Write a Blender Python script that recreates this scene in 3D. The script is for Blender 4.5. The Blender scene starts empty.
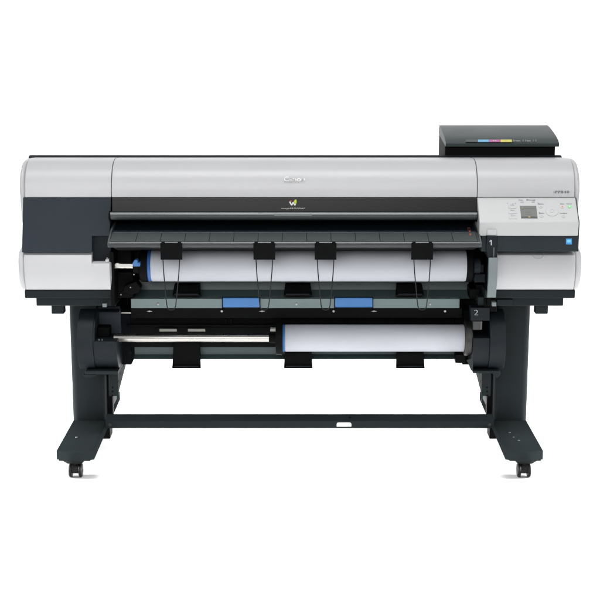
import bpy, bmesh, math, random
from mathutils import Vector
random.seed(7)
SC = bpy.context.scene
COL = SC.collection
PI = math.pi

# ------------------------------------------------------------------ camera
F = 1400.0                      # focal length in 600-pixel units
CY, CH, PITCH = -4.6, 1.456, math.radians(11.5)
cp, sp = math.cos(PITCH), math.sin(PITCH)
cam = bpy.data.cameras.new("camera")
cam.sensor_width = 36.0
cam.lens = 36.0 * F / 600.0
cam.clip_start, cam.clip_end = 0.05, 100
camo = bpy.data.objects.new("camera", cam)
COL.objects.link(camo)
camo.location = (0, CY, CH)
camo.rotation_euler = (PI / 2 - PITCH, 0, 0)
SC.camera = camo


def P(px, py, Y):
    """measure: the point of the photograph (px, py) that lies at depth Y"""
    u, v = (px - 300) / F, -(py - 300) / F
    d = (u, cp + v * sp, -sp + v * cp)
    t = (Y - CY) / d[1]
    return Vector((u * t, Y, CH + d[2] * t))


def X(px, py, Y): return P(px, py, Y).x
def Z(py, Y): return P(300, py, Y).z
def PR(*pts): return [(Y, Z(py, Y)) for py, Y in pts]


def S(px, py, a, b):
    """point on the slanted plane through the (Y, Z) lines a and b, seen at (px, py)"""
    u, v = (px - 300) / F, -(py - 300) / F
    d = (u, cp + v * sp, -sp + v * cp)
    ny, nz = (b[1] - a[1]), -(b[0] - a[0])
    t = (ny * (a[0] - CY) + nz * (a[1] - CH)) / (ny * d[1] + nz * d[2])
    return Vector((d[0] * t, CY + d[1] * t, CH + d[2] * t))


# ------------------------------------------------------------------ materials
def mat(name, col, rough=0.5, metal=0.0, grain=0.0, gscale=900, mottled=0.06, spec=0.5, coat=0.0, emit=None, es=0.0):
    m = bpy.data.materials.new(name)
    m.use_nodes = True
    nt = m.node_tree
    b = nt.nodes["Principled BSDF"]
    b.inputs["Roughness"].default_value = rough
    b.inputs["Metallic"].default_value = metal
    b.inputs["Specular IOR Level"].default_value = spec
    b.inputs["Coat Weight"].default_value = coat
    b.inputs["Coat Roughness"].default_value = 0.1
    tc = nt.nodes.new("ShaderNodeTexCoord")
    n1 = nt.nodes.new("ShaderNodeTexNoise")
    n1.inputs["Scale"].default_value = 7.0
    n1.inputs["Detail"].default_value = 5.0
    nt.links.new(tc.outputs["Object"], n1.inputs["Vector"])
    mr = nt.nodes.new("ShaderNodeMapRange")
    mr.inputs["From Min"].default_value = 0.3
    mr.inputs["From Max"].default_value = 0.7
    mr.inputs["To Min"].default_value = 1 - mottled
    mr.inputs["To Max"].default_value = 1 + mottled
    nt.links.new(n1.outputs["Fac"], mr.inputs["Value"])
    mx = nt.nodes.new("ShaderNodeVectorMath")
    mx.operation = "SCALE"
    mx.inputs[0].default_value = col[:3]
    nt.links.new(mr.outputs["Result"], mx.inputs["Scale"])
    nt.links.new(mx.outputs["Vector"], b.inputs["Base Color"])
    rr = nt.nodes.new("ShaderNodeMapRange")
    rr.inputs["From Min"].default_value = 0.3
    rr.inputs["From Max"].default_value = 0.7
    rr.inputs["To Min"].default_value = rough * 0.94
    rr.inputs["To Max"].default_value = min(1, rough * 1.06)
    nt.links.new(n1.outputs["Fac"], rr.inputs["Value"])
    nt.links.new(rr.outputs["Result"], b.inputs["Roughness"])
    if grain:
        n2 = nt.nodes.new("ShaderNodeTexNoise")
        n2.inputs["Scale"].default_value = gscale
        n2.inputs["Detail"].default_value = 2.0
        nt.links.new(tc.outputs["Object"], n2.inputs["Vector"])
        bp = nt.nodes.new("ShaderNodeBump")
        bp.inputs["Strength"].default_value = grain
        bp.inputs["Distance"].default_value = 0.0006
        nt.links.new(n2.outputs["Fac"], bp.inputs["Height"])
        nt.links.new(bp.outputs["Normal"], b.inputs["Normal"])
    if emit:
        b.inputs["Emission Color"].default_value = (*emit, 1)
        b.inputs["Emission Strength"].default_value = es
    return m


WHITE = mat("pale grey plastic", (0.425, 0.425, 0.434), 0.42, grain=0.12, mottled=0.015)
PANELW = mat("control panel plastic", (0.415, 0.422, 0.422), 0.45, grain=0.1, mottled=0.015)
SLATE = mat("slate textured plastic", (0.0135, 0.0195, 0.0265), 0.55, grain=0.25, mottled=0.06, spec=0.25)
DARK = mat("charcoal plastic", (0.008, 0.0112, 0.0140), 0.5, grain=0.25, mottled=0.08, spec=0.14)
TRIM = mat("charcoal trim plastic", (0.010, 0.0155, 0.0185), 0.5, grain=0.2, mottled=0.06, spec=0.25)
STEELD = mat("charcoal painted steel", (0.0125, 0.0165, 0.018), 0.55, grain=0.15, mottled=0.08, spec=0.09)
MATTE = mat("matt black steel", (0.006, 0.007, 0.0075), 0.9, mottled=0.1, spec=0.0)
FOOTM = mat("charcoal painted foot steel", (0.0165, 0.0205, 0.0215), 0.8, grain=0.15, mottled=0.1, spec=0.0)
BLACK = mat("black plastic", (0.0022, 0.0024, 0.0027), 0.6, grain=0.2, mottled=0.15, spec=0.06)
PIT = mat("matt black lining", (0.003, 0.0035, 0.004), 0.8, mottled=0.2, spec=0.15)
GLOSS = mat("glossy smoked plastic", (0.012, 0.0115, 0.011), 0.34, mottled=0.03, spec=0.22)
NAVY = mat("dark glossy guide plastic", (0.010, 0.016, 0.024), 0.3, mottled=0.1, spec=0.5)
RAIL = mat("grey green satin rail", (0.040, 0.049, 0.048), 0.35, mottled=0.03)
PLATE = mat("grey guide plate", (0.045, 0.054, 0.054), 0.42, grain=0.1, mottled=0.04)
TEAL = mat("grey green painted bar", (0.125, 0.165, 0.165), 0.45, mottled=0.02)
PAN = mat("grey green sheet steel", (0.050, 0.074, 0.076), 0.40, mottled=0.06)
GUSSET = mat("bare grey steel plate", (0.030, 0.037, 0.036), 0.75, grain=0.1, mottled=0.06, spec=0.05)
GREY = mat("mid grey lever plastic", (0.13, 0.155, 0.16), 0.5, mottled=0.03)
BLUE = mat("blue plastic", (0.038, 0.145, 0.36), 0.42, mottled=0.04)
DBLUE = mat("deep blue rubber", (0.02, 0.09, 0.30), 0.5, mottled=0.04)
CHROME = mat("brushed steel", (0.46, 0.445, 0.415), 0.28, metal=1.0, mottled=0.03)
PAPER = mat("white paper", (0.405, 0.415, 0.45), 0.75, grain=0.04, gscale=300, mottled=0.01, spec=0.2)
TIRE = mat("caster rubber", (0.003, 0.0033, 0.0036), 0.5, mottled=0.15, spec=0.2)
WIRE = mat("black coated wire", (0.004, 0.0043, 0.0045), 0.5, spec=0.2)
SCREW = mat("zinc screw", (0.36, 0.36, 0.34), 0.35, metal=1.0)
GAP = mat("seam shadow gap lining", (0.03, 0.032, 0.034), 0.8)
INKGREY = mat("grey lettering ink", (0.33, 0.34, 0.35), 0.6)
INKDARK = mat("dark grey lettering ink", (0.12, 0.13, 0.14), 0.6)
INKWHITE = mat("white lettering ink", (0.60, 0.61, 0.58), 0.6)
INKPALE = mat("pale grey lettering ink", (0.30, 0.32, 0.33), 0.6)
SILVER = mat("white raised lettering", (0.78, 0.78, 0.77), 0.4)
SLOTW = mat("ivory pad", (0.24, 0.245, 0.22), 0.6)
CYAN = mat("cyan label ink", (0.10, 0.38, 0.62), 0.5)
MAG = mat("magenta label ink", (0.42, 0.09, 0.27), 0.5)
YEL = mat("yellow label ink", (0.62, 0.56, 0.08), 0.5)
LEAF = mat("lime leaf ink", (0.42, 0.47, 0.015), 0.5)
LEAFD = mat("green leaf ink", (0.16, 0.36, 0.03), 0.5)
REDINK = mat("red mark ink", (0.45, 0.05, 0.03), 0.5)
PALERED = mat("pale red symbol ink", (0.45, 0.20, 0.15), 0.6)
ORANGE = mat("orange warning ink", (0.24, 0.06, 0.03), 0.6)
STAR = mat("bright blue badge", (0.03, 0.22, 0.50), 0.5)
STARL = mat("pale blue badge mark", (0.13, 0.44, 0.70), 0.5)
LCD = mat("olive grey display", (0.095, 0.104, 0.094), 0.3, mottled=0.03)
LCDD = mat("display dark segment", (0.02, 0.024, 0.02), 0.35)
LCDM = mat("display faint segment", (0.075, 0.082, 0.07), 0.35)
AMBER = mat("amber display mark", (0.36, 0.27, 0.04), 0.5)
GREENLED = mat("lit green key", (0.16, 0.58, 0.20), 0.4, emit=(0.05, 0.8, 0.12), es=0.03)
REDKEY = mat("pale red key", (0.52, 0.42, 0.40), 0.4)
KEYRING = mat("key outline", (0.36, 0.37, 0.38), 0.5)


# ------------------------------------------------------------------ mesh builder
class B:
    def __init__(self): self.bm = bmesh.new()

    def face(self, vs):
        try: return self.bm.faces.new(vs)
        except ValueError: return None

    def box(self, x0, x1, y0, y1, z0, z1):
        v = [self.bm.verts.new((x, y, z)) for x in (x0, x1) for y in (y0, y1) for z in (z0, z1)]
        for q in ((0, 1, 3, 2), (4, 6, 7, 5), (0, 4, 5, 1), (2, 3, 7, 6), (0, 2, 6, 4), (1, 5, 7, 3)):
            self.face([v[i] for i in q])
        return self

    def loft(self, rings, cap=True, closed=False):
        R = [[self.bm.verts.new(p) for p in r] for r in rings]
        n = len(R[0])
        for a, b in zip(R, R[1:] + ([R[0]] if closed else [])):
            for i in range(n):
                self.face([a[i], a[(i + 1) % n], b[(i + 1) % n], b[i]])
        if cap and not closed:
            self.face(list(reversed(R[0])))
            self.face(R[-1])
        return self

    def extr(self, prof, x0, x1):                     # a (Y, Z) outline swept along X
        return self.loft([[(x, y, z) for y, z in prof] for x in (x0, x1)])

    def prism(self, poly, y0, y1):                    # an (X, Z) outline swept along Y
        return self.loft([[(x, y, z) for x, z in poly] for y in (y0, y1)])

    def slab(self, poly, z0, z1):                     # an (X, Y) outline swept along Z
        return self.loft([[(x, y, z) for x, y in poly] for z in (z0, z1)])

    def hull(self, a, b):                             # two matching 3-D rings
        return self.loft([a, b])

    def lathe(self, Y, Zc, prof, seg=48):             # (x, r) profile turned about an X axis line
        rings = []
        for x, r in prof:
            rings.append([(x, Y + r * math.cos(2 * PI * k / seg), Zc + r * math.sin(2 * PI * k / seg)) for k in range(seg)])
        return self.loft(rings)

    def cyl(self, c, axis, r, h, seg=20):
        a = Vector(axis).normalized()
        t = Vector((1, 0, 0)) if abs(a.x) < 0.9 else Vector((0, 1, 0))
        u = a.cross(t).normalized(); w = a.cross(u)
        c = Vector(c)
        rings = [[tuple(c + a * d + (u * math.cos(2 * PI * k / seg) + w * math.sin(2 * PI * k / seg)) * r) for k in range(seg)] for d in (-h / 2, h / 2)]
        return self.loft(rings)

    def tube(self, pts, r, seg=8):
        pts = [Vector(p) for p in pts]
        rings = []
        for i, p in enumerate(pts):
            a = (pts[min(i + 1, len(pts) - 1)] - pts[max(i - 1, 0)]).normalized()
            ref = Vector((0, 1, 0)) if abs(a.y) < 0.9 else Vector((1, 0, 0))
            u = a.cross(ref).normalized(); w = a.cross(u)
            rings.append([tuple(p + (u * math.cos(2 * PI * k / seg) + w * math.sin(2 * PI * k / seg)) * r) for k in range(seg)])
        return self.loft(rings)

    def ball(self, c, r):
        bmesh.ops.create_uvsphere(self.bm, u_segments=12, v_segments=8, radius=r, matrix=__import__("mathutils").Matrix.Translation(c))
        return self

    def build(self, name, m, parent=None, bev=0.0, seg=3, sharp=35):
        bmesh.ops.recalc_face_normals(self.bm, faces=self.bm.faces[:])
        me = bpy.data.meshes.new(name)
        self.bm.to_mesh(me); self.bm.free()
        me.materials.append(m)
        for p in me.polygons: p.use_smooth = True
        me.set_sharp_from_angle(angle=math.radians(sharp))
        o = bpy.data.objects.new(name, me)
        COL.objects.link(o)
        if parent: o.parent = parent
        if bev:
            md = o.modifiers.new("bevel", "BEVEL")
            md.width = bev; md.segments = seg; md.limit_method = "ANGLE"
            md.angle_limit = math.radians(40); md.harden_normals = True
        return o


def each(bm, name, m, parent=None, bev=0.0, seg=2):                # every loose piece becomes an object of its own
    seen, out = set(), []
    bm.verts.ensure_lookup_table()
    for v0 in bm.verts:
        if v0 in seen: continue
        stack, isl = [v0], []
        seen.add(v0)
        while stack:
            v = stack.pop(); isl.append(v)
            for e in v.link_edges:
                w = e.other_vert(v)
                if w not in seen: seen.add(w); stack.append(w)
        b = B(); mp = {v: b.bm.verts.new(v.co) for v in isl}
        for f in {f for v in isl for f in v.link_faces}: b.face([mp[v] for v in f.verts])
        out.append(b.build(name, m, parent, bev, seg))
    bm.free()
    return out


def empty(name, label, cat, loc, group=None):
    o = bpy.data.objects.new(name, None)
    COL.objects.link(o)
    o.empty_display_size = 0.1
    o["label"] = label; o["category"] = cat
    if group: o["group"] = group
    return o


def arc(n, a0, a1): return [a0 + (a1 - a0) * k / (n - 1) for k in range(n)]


# marks laid on a slanted plane through two (Y, Z) lines, lifted by eps along its normal
class Plane:
    def __init__(self, a, b): self.a, self.b = a, b           # a = upper line, b = lower line
    def normal(self):
        dy, dz = self.a[0] - self.b[0], self.a[1] - self.b[1]
        n = Vector((0, -dz, dy)); return n.normalized()
    def at(self, px, py, eps=0.0006): return S(px, py, self.a, self.b) + self.normal() * eps
    def angle(self): return math.atan2(self.a[1] - self.b[1], self.a[0] - self.b[0])


def decal(b, pl, poly, eps=0.0006, thick=0.0012):
    n = pl.normal()
    a = [pl.at(x, y, eps) for x, y in poly]
    c = [p - n * thick for p in a]
    b.loft([[tuple(p) for p in c], [tuple(p) for p in a]])
    return b


def ring_poly(cx, cy, rx, ry, n=20): return [(cx + rx * math.cos(2 * PI * k / n), cy + ry * math.sin(2 * PI * k / n)) for k in range(n)]


def outline(b, pl, poly, w, eps=0.0006):                       # closed raised line
    pts = [tuple(pl.at(x, y, eps)) for x, y in poly]
    pts = pts + [pts[0]]
    return b.tube(pts, w, 6)


def lettering(s, px0, px1, py, pl, m, parent, name="lettering", bold=0.0, extrude=0.0004, tall=1.0, space=1.0, lift=0.0006, slant=0.0):
    cu = bpy.data.curves.new(name, "FONT")
    cu.body = s; cu.size = 1.0; cu.offset = bold; cu.space_character = space; cu.shear = slant
    cu.extrude = 0.0
    tmp = bpy.data.objects.new(name, cu)
    COL.objects.link(tmp)
    dg = bpy.context.evaluated_depsgraph_get()
    me = bpy.data.meshes.new_from_object(tmp.evaluated_get(dg))
    COL.objects.unlink(tmp); bpy.data.objects.remove(tmp)
    xs = [v.co.x for v in me.vertices]
    x0, x1 = min(xs), max(xs)
    a, c = pl.at(px0, py, lift), pl.at(px1, py, lift)
    k = (c.x - a.x) / (x1 - x0)
    ang = pl.angle()
    up = Vector((0, math.cos(ang), math.sin(ang)))
    for v in me.vertices:
        q = a + Vector(((v.co.x - x0) * k, 0, 0)) + up * (v.co.y * k * tall)
        v.co = q
    bm = bmesh.new(); bm.from_mesh(me)
    r = bmesh.ops.extrude_face_region(bm, geom=bm.faces[:])
    n = pl.normal() * extrude
    for g in r["geom"]:
        if isinstance(g, bmesh.types.BMVert): g.co += n
    bmesh.ops.recalc_face_normals(bm, faces=bm.faces[:])
    bm.to_mesh(me); bm.free()
    me.name = name
    me.materials.clear(); me.materials.append(m)
    o = bpy.data.objects.new(name, me); COL.objects.link(o); o.parent = parent
    return o


# ================================================================== setting
def backdrop():
    b = B()
    prof = [(-9.0, 0.0), (2.0, 0.0)]
    for a in arc(14, -PI / 2, 0): prof.append((2.0 + 1.2 * math.cos(a), 1.2 + 1.2 * math.sin(a)))
    prof += [(3.2, 4.5), (3.3, 4.5)] + [(2.0 + 1.3 * math.cos(a), 1.2 + 1.3 * math.sin(a)) for a in arc(14, 0, -PI / 2)] + [(-9.0, -0.1)]
    b.extr(prof, -7, 7)
    m = mat("white studio sweep", (0.88, 0.88, 0.88), 0.9, mottled=0.005, spec=0.1)
    o = b.build("floor", m)
    o["kind"] = "structure"
    return o


backdrop()

# ================================================================== printer
T = empty("large_format_printer", "large format printer in pale grey and charcoal on a wheeled steel stand", "printer", (0, 0, 0))
T.location = (0, 0, 0)
YF = -0.300

# ---- top outline shared by all upper covers
UP = PR((197.3, -.300), (190, -.2998), (182, -.295), (175, -.285), (169, -.269), (164, -.248), (161, -.228), (159.2, -.205))
y, z = UP[-1]
UP += [(-.17, z + .0005), (-.12, z - .003), (.00, z - .018), (.30, z - .060), (.345, z - .085)]
UPZ = z
TOPB = [(.345, Z(197.3, -.30) - .01), (-.27, Z(197.3, -.30))]


def upper(x0, x1): return B().extr(UP + TOPB, x0, x1)


xL, xR = X(25.0, 197, -.30), X(574.4, 197, -.30)
xs1, xs2 = X(111.6, 197, -.30), X(477.2, 197, -.30)
g = 0.0008
upper(xs1 + g, xs2 - g).build("top_cover", WHITE, T, 0.002)
tc = bpy.data.objects["top_cover"]
upper(xL + .0002, xs1 - g).build("side_cover", WHITE, T, 0.002)
upper(xs2 + g, xR - .0002).build("side_cover", WHITE, T, 0.002)


# rounded end caps of the body
def end_cap(prof, x0, x1, bev):
    return B().extr(prof, x0, x1).build("end_cover", WHITE, T, bev, 6)


def cap_out(px, sgn): return X(px, 197, -.29)


capU = [(y, z) for y, z in UP[1:]] + [(.345, Z(240, -.2)), (-.2, Z(240, -.2)), (-.275, Z(222, -.275))]
capU = [(y + .006 if i < 8 else y, z - .002) for i, (y, z) in enumerate(capU)]
end_cap(capU, X(19.6, 197, -.29), xL - .0002, .013)
end_cap(capU, xR + .0002, X(579.6, 197, -.29), .013)
LOW = PR((252.6, -.288), (255, -.298), (262, -.3035), (271, -.305), (279, -.302), (285, -.296), (289.6, -.286))
LOWB = [(.345, Z(289.6, -.286)), (.345, Z(252.6, -.288))]
capL = PR((246, -.24), (250, -.275), (256, -.294), (264, -.300), (272, -.300), (281, -.294), (288, -.275), (290.0, -.25)) + [(.345, Z(290, -.25)), (.345, Z(246, -.24))]
xl2, xr2 = X(24.6, 270, -.30), X(575.0, 270, -.30)
end_cap(capL, X(17.8, 268, -.30), xl2 - .0002, .013)
end_cap(capL, xr2 + .0002, X(581.8, 268, -.30), .013)

# dark rear top plate, whose edge shows as the thin line above the white covers
zt = Z(155.0, -.10)
B().extr([(-.10, zt), (.30, zt - .055), (.30, zt - .09), (-.13, UPZ - .008), (-.115, zt - .001)], X(29.5, 156, -.1), X(561, 156, -.1)).build("rear_top_plate", DARK, T, .003)
# small pitched corner pieces of that plate
# ---- chassis: the black carcass that closes the body
ch = B()
ch.box(X(26, 220, -.25), X(573, 220, -.25), .02, .335, Z(303, -.05), Z(197.3, -.30) - .011)
ch.box(X(26, 220, -.25), X(92.5, 220, -.25), -.262, .02, Z(289, -.286) + .002, Z(200, -.30))
ch.box(X(498, 220, -.25), X(573, 220, -.25), -.262, .02, Z(289, -.286) + .002, Z(200, -.30))
ch.box(X(92.6, 220, -.2), X(111.5, 220, -.2), -.195, .02, Z(289, -.286) + .002, Z(200, -.30))
ch.box(X(478, 220, -.2), X(497.9, 220, -.2), -.15, .02, Z(289, -.286) + .002, Z(200, -.30))
ch.box(X(112, 220, -.2), X(477, 220, -.2), -.19, .02, Z(213, -.2), Z(199, -.30))
ch.build("chassis", BLACK, T)

# ---- left dark front panel, with its open corner
fp = B()
q = [(23.0, 197.6), (111.3, 197.6), (109.6, 236.0), (92.0, 236.0), (92.0, 252.4), (21.8, 252.4)]
poly = [(X(a, b, -.302), Z(b, -.302)) for a, b in q]
fp.prism(poly, -.302, -.255)
fp.build("front_panel", SLATE, T, .0018)
rc = B()                                                     # the recess behind the open corner
rc.box(X(92.2, 236, -.25), X(111.5, 236, -.25), -.2700, -.2625, Z(266, -.27), Z(234, -.27))
rc.box(X(90.5, 236, -.25), X(92.0, 236, -.25), -.2545, -.2460, Z(263, -.25), Z(236, -.25))
rc.build("recess_lining", DARK, T, .001)
# lower white covers
lw = B()
xn = X(92.0, 270, -.30)
lw.extr(LOW + LOWB, xl2, xn)
top2 = Z(263.0, -.30)
LOW2 = [(-.262, top2 + .0015), (-.296, top2 + .0015), (-.3025, top2 - .002)] + [p for p in LOW if p[1] < top2 - .004] + [(-.262, LOW[-1][1])]
xe = X(111.0, 270, -.30)
LOWn = len(LOW2)
lw.loft([[(xn, y, z) for y, z in LOW2], [(xe - .004, y, z) for y, z in LOW2],
         [(xe + .0005, y + .012 if y < -.1 else y, z) for y, z in LOW2]])
lw.build("lower_cover", WHITE, T)
nub = B().box(X(105.2, 264, -.30), X(108.8, 264, -.30), -.297, -.275, top2 + .0022, top2 + .010)
nub.build("stop_tab", WHITE, T, .0015)
rw = B()
xw0 = X(497.2, 270, -.30)
cx, cr = X(538, 252.5, -.30), .0185
rw.extr(LOW + LOWB, xw0, xr2)
rlow = rw.build("lower_cover", WHITE, T, .0015)
fn = B()
plL = Plane((-.2985, Z(255, -.2985)), (-.3035, Z(262, -.3035)))
pts = []
zt2 = Z(252.6, -.288)
for a in arc(17, PI, 2 * PI):
    zz = zt2 + cr * math.sin(a) * .95
    # depth of the bulged face at this height
    yy = None
    for (ya, za), (yb, zb) in zip(LOW, LOW[1:]):
        if zb <= zz <= za: yy = ya + (yb - ya) * (za - zz) / (za - zb)
    pts.append((cx + cr * math.cos(a), (yy if yy else -.29) - .0004, zz))
fn.tube(pts, .0009, 6)
fn.build("finger_notch", KEYRING, rlow)

# ---- control panel on the right
p0, p1, p2 = PR((197.9, -.303))[0], PR((222.3, -.372))[0], PR((236.0, -.367))[0]
cpb = B()
x_a, x_b = X(477.2, 198, -.303), X(575.6, 198, -.303)
cpb.extr([p0, p1, p2, (-.33, p2[1]), (-.27, p2[1] + .01), (-.27, p0[1])], x_a, x_b)
CP = cpb.build("control_panel", PANELW, T, .0035)
PL1 = Plane(p0, p1)
tb = B()
q0, q1 = PR((236.4, -.362))[0], PR((251.6, -.362))[0]
tb.extr([(p0[0] + .006, p0[1] - .001), (p1[0] + .009, p1[1]), q0, q1, (-.31, q1[1] - .001), (-.264, q1[1]), (-.264, p0[1] - .001)], X(481.5, 240, -.362), X(579.0, 240, -.362))
TB = tb.build("trim_housing", TRIM, T, .0016)
PL2 = Plane(q0, q1)
# badge
bd = decal(B(), PL2, [(566.0, 238.6), (571.8, 238.6), (571.8, 244.4), (566.0, 244.4)]).build("rating_badge", STAR, TB)
bm_ = B()
decal(bm_, PL2, [(567.0, 239.6), (570.8, 239.6), (570.8, 242.4), (567.0, 242.4)], .001)
bm_.build("badge_mark", STARL, TB)

# display
ds = decal(B(), PL1, [(520.0, 206.0), (536.2, 206.0), (537.6, 218.4), (521.2, 218.4)], .0012, .003).build("display", LCD, CP, .0006)
d2 = B()
decal(d2, PL1, [(521.2, 216.8), (537.2, 216.8), (537.4, 218.2), (521.3, 218.2)], .0018)
decal(d2, PL1, [(521.2, 207.4), (523.8, 207.4), (524.0, 209.4), (521.4, 209.4)], .0018)
decal(d2, PL1, [(525.0, 212.0), (531.0, 212.0), (531.0, 212.5), (525.0, 212.5)], .0015)
decal(d2, PL1, [(525.0, 214.2), (533.0, 214.2), (533.0, 214.7), (525.0, 214.7)], .0015)
decal(d2, PL1, [(525.0, 208.2), (535.0, 208.2), (535.0, 208.9), (525.0, 208.9)], .0015)
for o_ in each(d2.bm, "display_segment", LCDD, CP)[1:]: o_.data.materials[0] = LCDM
d3 = B()
decal(d3, PL1, [(528.2, 217.0), (530.2, 217.0), (530.3, 217.9), (528.3, 217.9)], .0024)
decal(d3, PL1, [(521.8, 208.0), (523.0, 208.0), (523.1, 208.8), (521.9, 208.8)], .0024)
each(d3.bm, "display_icon", AMBER, CP)
# keys
for i, (w, yy) in enumerate((("Load", 206.0), ("Feed", 211.4), ("Cut", 216.6))):
    cxk = 512.2 + i * .4
    pill = [(cxk + 3.2 + .9 * math.cos(a), yy + 1.2 + 1.2 * math.sin(a)) for a in arc(7, -PI / 2, PI / 2)] + \
           [(cxk - 3.2 + .9 * math.cos(a), yy + 1.2 + 1.2 * math.sin(a)) for a in arc(7, PI / 2, 3 * PI / 2)]
    k_ = decal(B(), PL1, pill, .0012).build("key", PANELW, CP, .0004)
    outline(B(), PL1, pill, .00045).build("key_outline", KEYRING, k_)
    lettering(w, cxk - 2.0, cxk + 2.0, yy - .5, PL1, INKGREY, CP, tall=1.0)
for w, x0, x1, yy in (("Data", 518.6, 522.8, 200.6), ("Message", 526.4, 535.4, 200.6), ("Menu", 538.0, 543.6, 204.6), ("Back", 538.8, 544.4, 213.8),
                      ("Stop", 560.0, 564.0, 204.4), ("Power", 566.6, 572.2, 204.4), ("Navigate", 559.8, 567.2, 213.8)):
    lettering(w, x0, x1, yy, PL1, INKGREY, CP, bold=.01)
for x0, yy, w, m in ((520.6, 202.2, 1.6, INKDARK), (531.6, 202.2, 1.6, INKDARK)):
    decal(B(), PL1, [(x0, yy - .6), (x0 + 2 * w, yy - .6), (x0 + 2 * w, yy + .6), (x0, yy + .6)], .0010).build("indicator_lamp", INKGREY, CP)
for cxk, cyk, m in ((540.8, 206.8, PANELW), (541.6, 216.2, PANELW), (562.2, 206.9, REDKEY), (569.6, 206.9, GREENLED), (563.6, 216.3, PANELW)):
    pl_ = ring_poly(cxk, cyk, 2.0, 1.5)
    k_ = decal(B(), PL1, pl_, .0013).build("key", m, CP, .0004)
    if m is PANELW:
        outline(B(), PL1, pl_, .0004).build("key_outline", KEYRING, k_)
        decal(B(), PL1, [(cxk - .9, cyk - .45), (cxk + .9, cyk - .45), (cxk + .9, cyk + .35), (cxk - .9, cyk + .35)], .0019).build("key_symbol", INKGREY, k_)
    else:
        decal(B(), PL1, [(cxk - .7, cyk - .2), (cxk, cyk - .8), (cxk + .7, cyk - .2), (cxk + .35, cyk + .5), (cxk - .35, cyk + .5)], .0019).build("key_symbol", INKWHITE if m is GREENLED else PALERED, k_)
nv = decal(B(), PL1, ring_poly(552.0, 211.3, 6.4, 4.9, 32), .0012).build("navigation_ring", PANELW, CP, .0005)
outline(B(), PL1, ring_poly(552.0, 211.3, 6.4, 4.9, 32), .0005).build("ring_outline", KEYRING, nv)
outline(B(), PL1, ring_poly(552.0, 211.3, 2.2, 1.5, 20), .0003, .0016).build("ring_outline", KEYRING, nv)
lettering("OK", 551.0, 553.2, 211.9, PL1, INKDARK, CP, bold=.02)
for x0, yy in ((507.3, 203.2), (512.7, 203.4), (515.2, 203.0)):
    decal(B(), PL1, [(x0 - .5, yy + .6), (x0, yy - .6), (x0 + .5, yy + .6)], .0010).build("indicator_lamp", INKGREY, CP)

# name lettering on covers
fr = Plane((-.2998, Z(186, -.2998)), (-.2999, Z(194, -.2999)))
PLm = Plane((-.2965, Z(184, -.2965)), (-.2997, Z(189, -.2997)))
lettering("iPF840", 553.6, 569.2, 193.0, Plane((-.2997, Z(188, -.2997)), (-.2999, Z(194, -.2999))), INKDARK, bpy.data.objects["side_cover.001"], bold=.02, tall=.62, space=1.15, lift=.0008)
PLc = Plane((-.2935, Z(178.3, -.2905)), (-.296, Z(182.6, -.2955)))
lo = lettering("Canon", 284.0, 304.8, 181.3, PLc, SILVER, tc, name="emblem_lettering", bold=.022, tall=.82, extrude=.0014, space=1.0, lift=.0012)

# ---- smoked lower strip of the top cover
w0, w1 = PR((197.9, -.3005))[0], PR((211.6, -.305))[0]
CW = B().extr([w0, w1, (-.26, w1[1]), (-.26, w0[1])], xs1 + .001, xs2 - .001).build("cover_window", GLOSS, T, .0015)
PLW = Plane(w0, w1)
lettering("imagePROGRAF", 281.6, 304.8, 208.9, PLW, INKWHITE, CW, tall=.55, space=1.15, bold=.0)
lf = B()
decal(lf, PLW, [(288.93, 201.77), (290.51, 201.52), (291.74, 204.09), (292.62, 202.10), (293.68, 201.94), (294.91, 204.26), (295.62, 202.77), (296.50, 202.93), (295.44, 205.42), (294.21, 205.42), (293.15, 203.59), (292.27, 205.42), (291.04, 205.42)], .0010)
lf.build("emblem_mark", INKWHITE, CW)
lf = B()
decal(lf, PLW, [(293.68, 201.28), (294.91, 199.78), (296.14, 199.29), (296.50, 201.28), (296.32, 202.93), (295.09, 204.01), (294.21, 202.43)], .0016)
lf.build("emblem_leaf", LEAF, CW)
lf = B()
decal(lf, PLW, [(296.14, 199.29), (296.67, 200.12), (296.76, 202.60), (296.06, 204.01), (295.09, 204.01), (296.14, 202.77), (296.50, 201.28)], .0018)
lf.build("emblem_leaf", LEAFD, CW)
decal(B(), PLW, ring_poly(290.9, 200.9, .9, .55, 12), .0014).build("emblem_dot", REDINK, CW)

# ---- handle rail under the window
RP = PR((211.9, -.306), (211.7, -.318), (212.6, -.325), (214.5, -.329), (217.0, -.329), (218.6, -.3265), (219.6, -.322), (220.0, -.312)) + [(-.27, Z(219.6, -.312)), (-.27, Z(211.9, -.306))]
RL = B().extr(RP, X(110.2, 215, -.32), X(477.2, 215, -.32)).build("handle_rail", RAIL, T, .0012)
PLR = Plane((-.329, Z(214.5, -.329)), (-.329, Z(217.0, -.329)))
decal(B(), PLR, [(274, 213.9), (312, 213.9), (312, 215.9), (274, 215.9)], .0009, .002).build("grip_strip", mat("pale grip strip", (0.13, 0.15, 0.15), .4), RL, .0004)
for sx in (109.8, 477.6):
    q = PR((211, -.30), (211, -.318), (215, -.332), (219.5, -.330), (222, -.312)) + [(-.24, Z(222, -.312)), (-.24, Z(211, -.30))]
    B().extr(q, X(sx - .9, 215, -.32), X(sx + .9, 215, -.32)).build("rail_end_cap", BLACK, T, .001)

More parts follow.
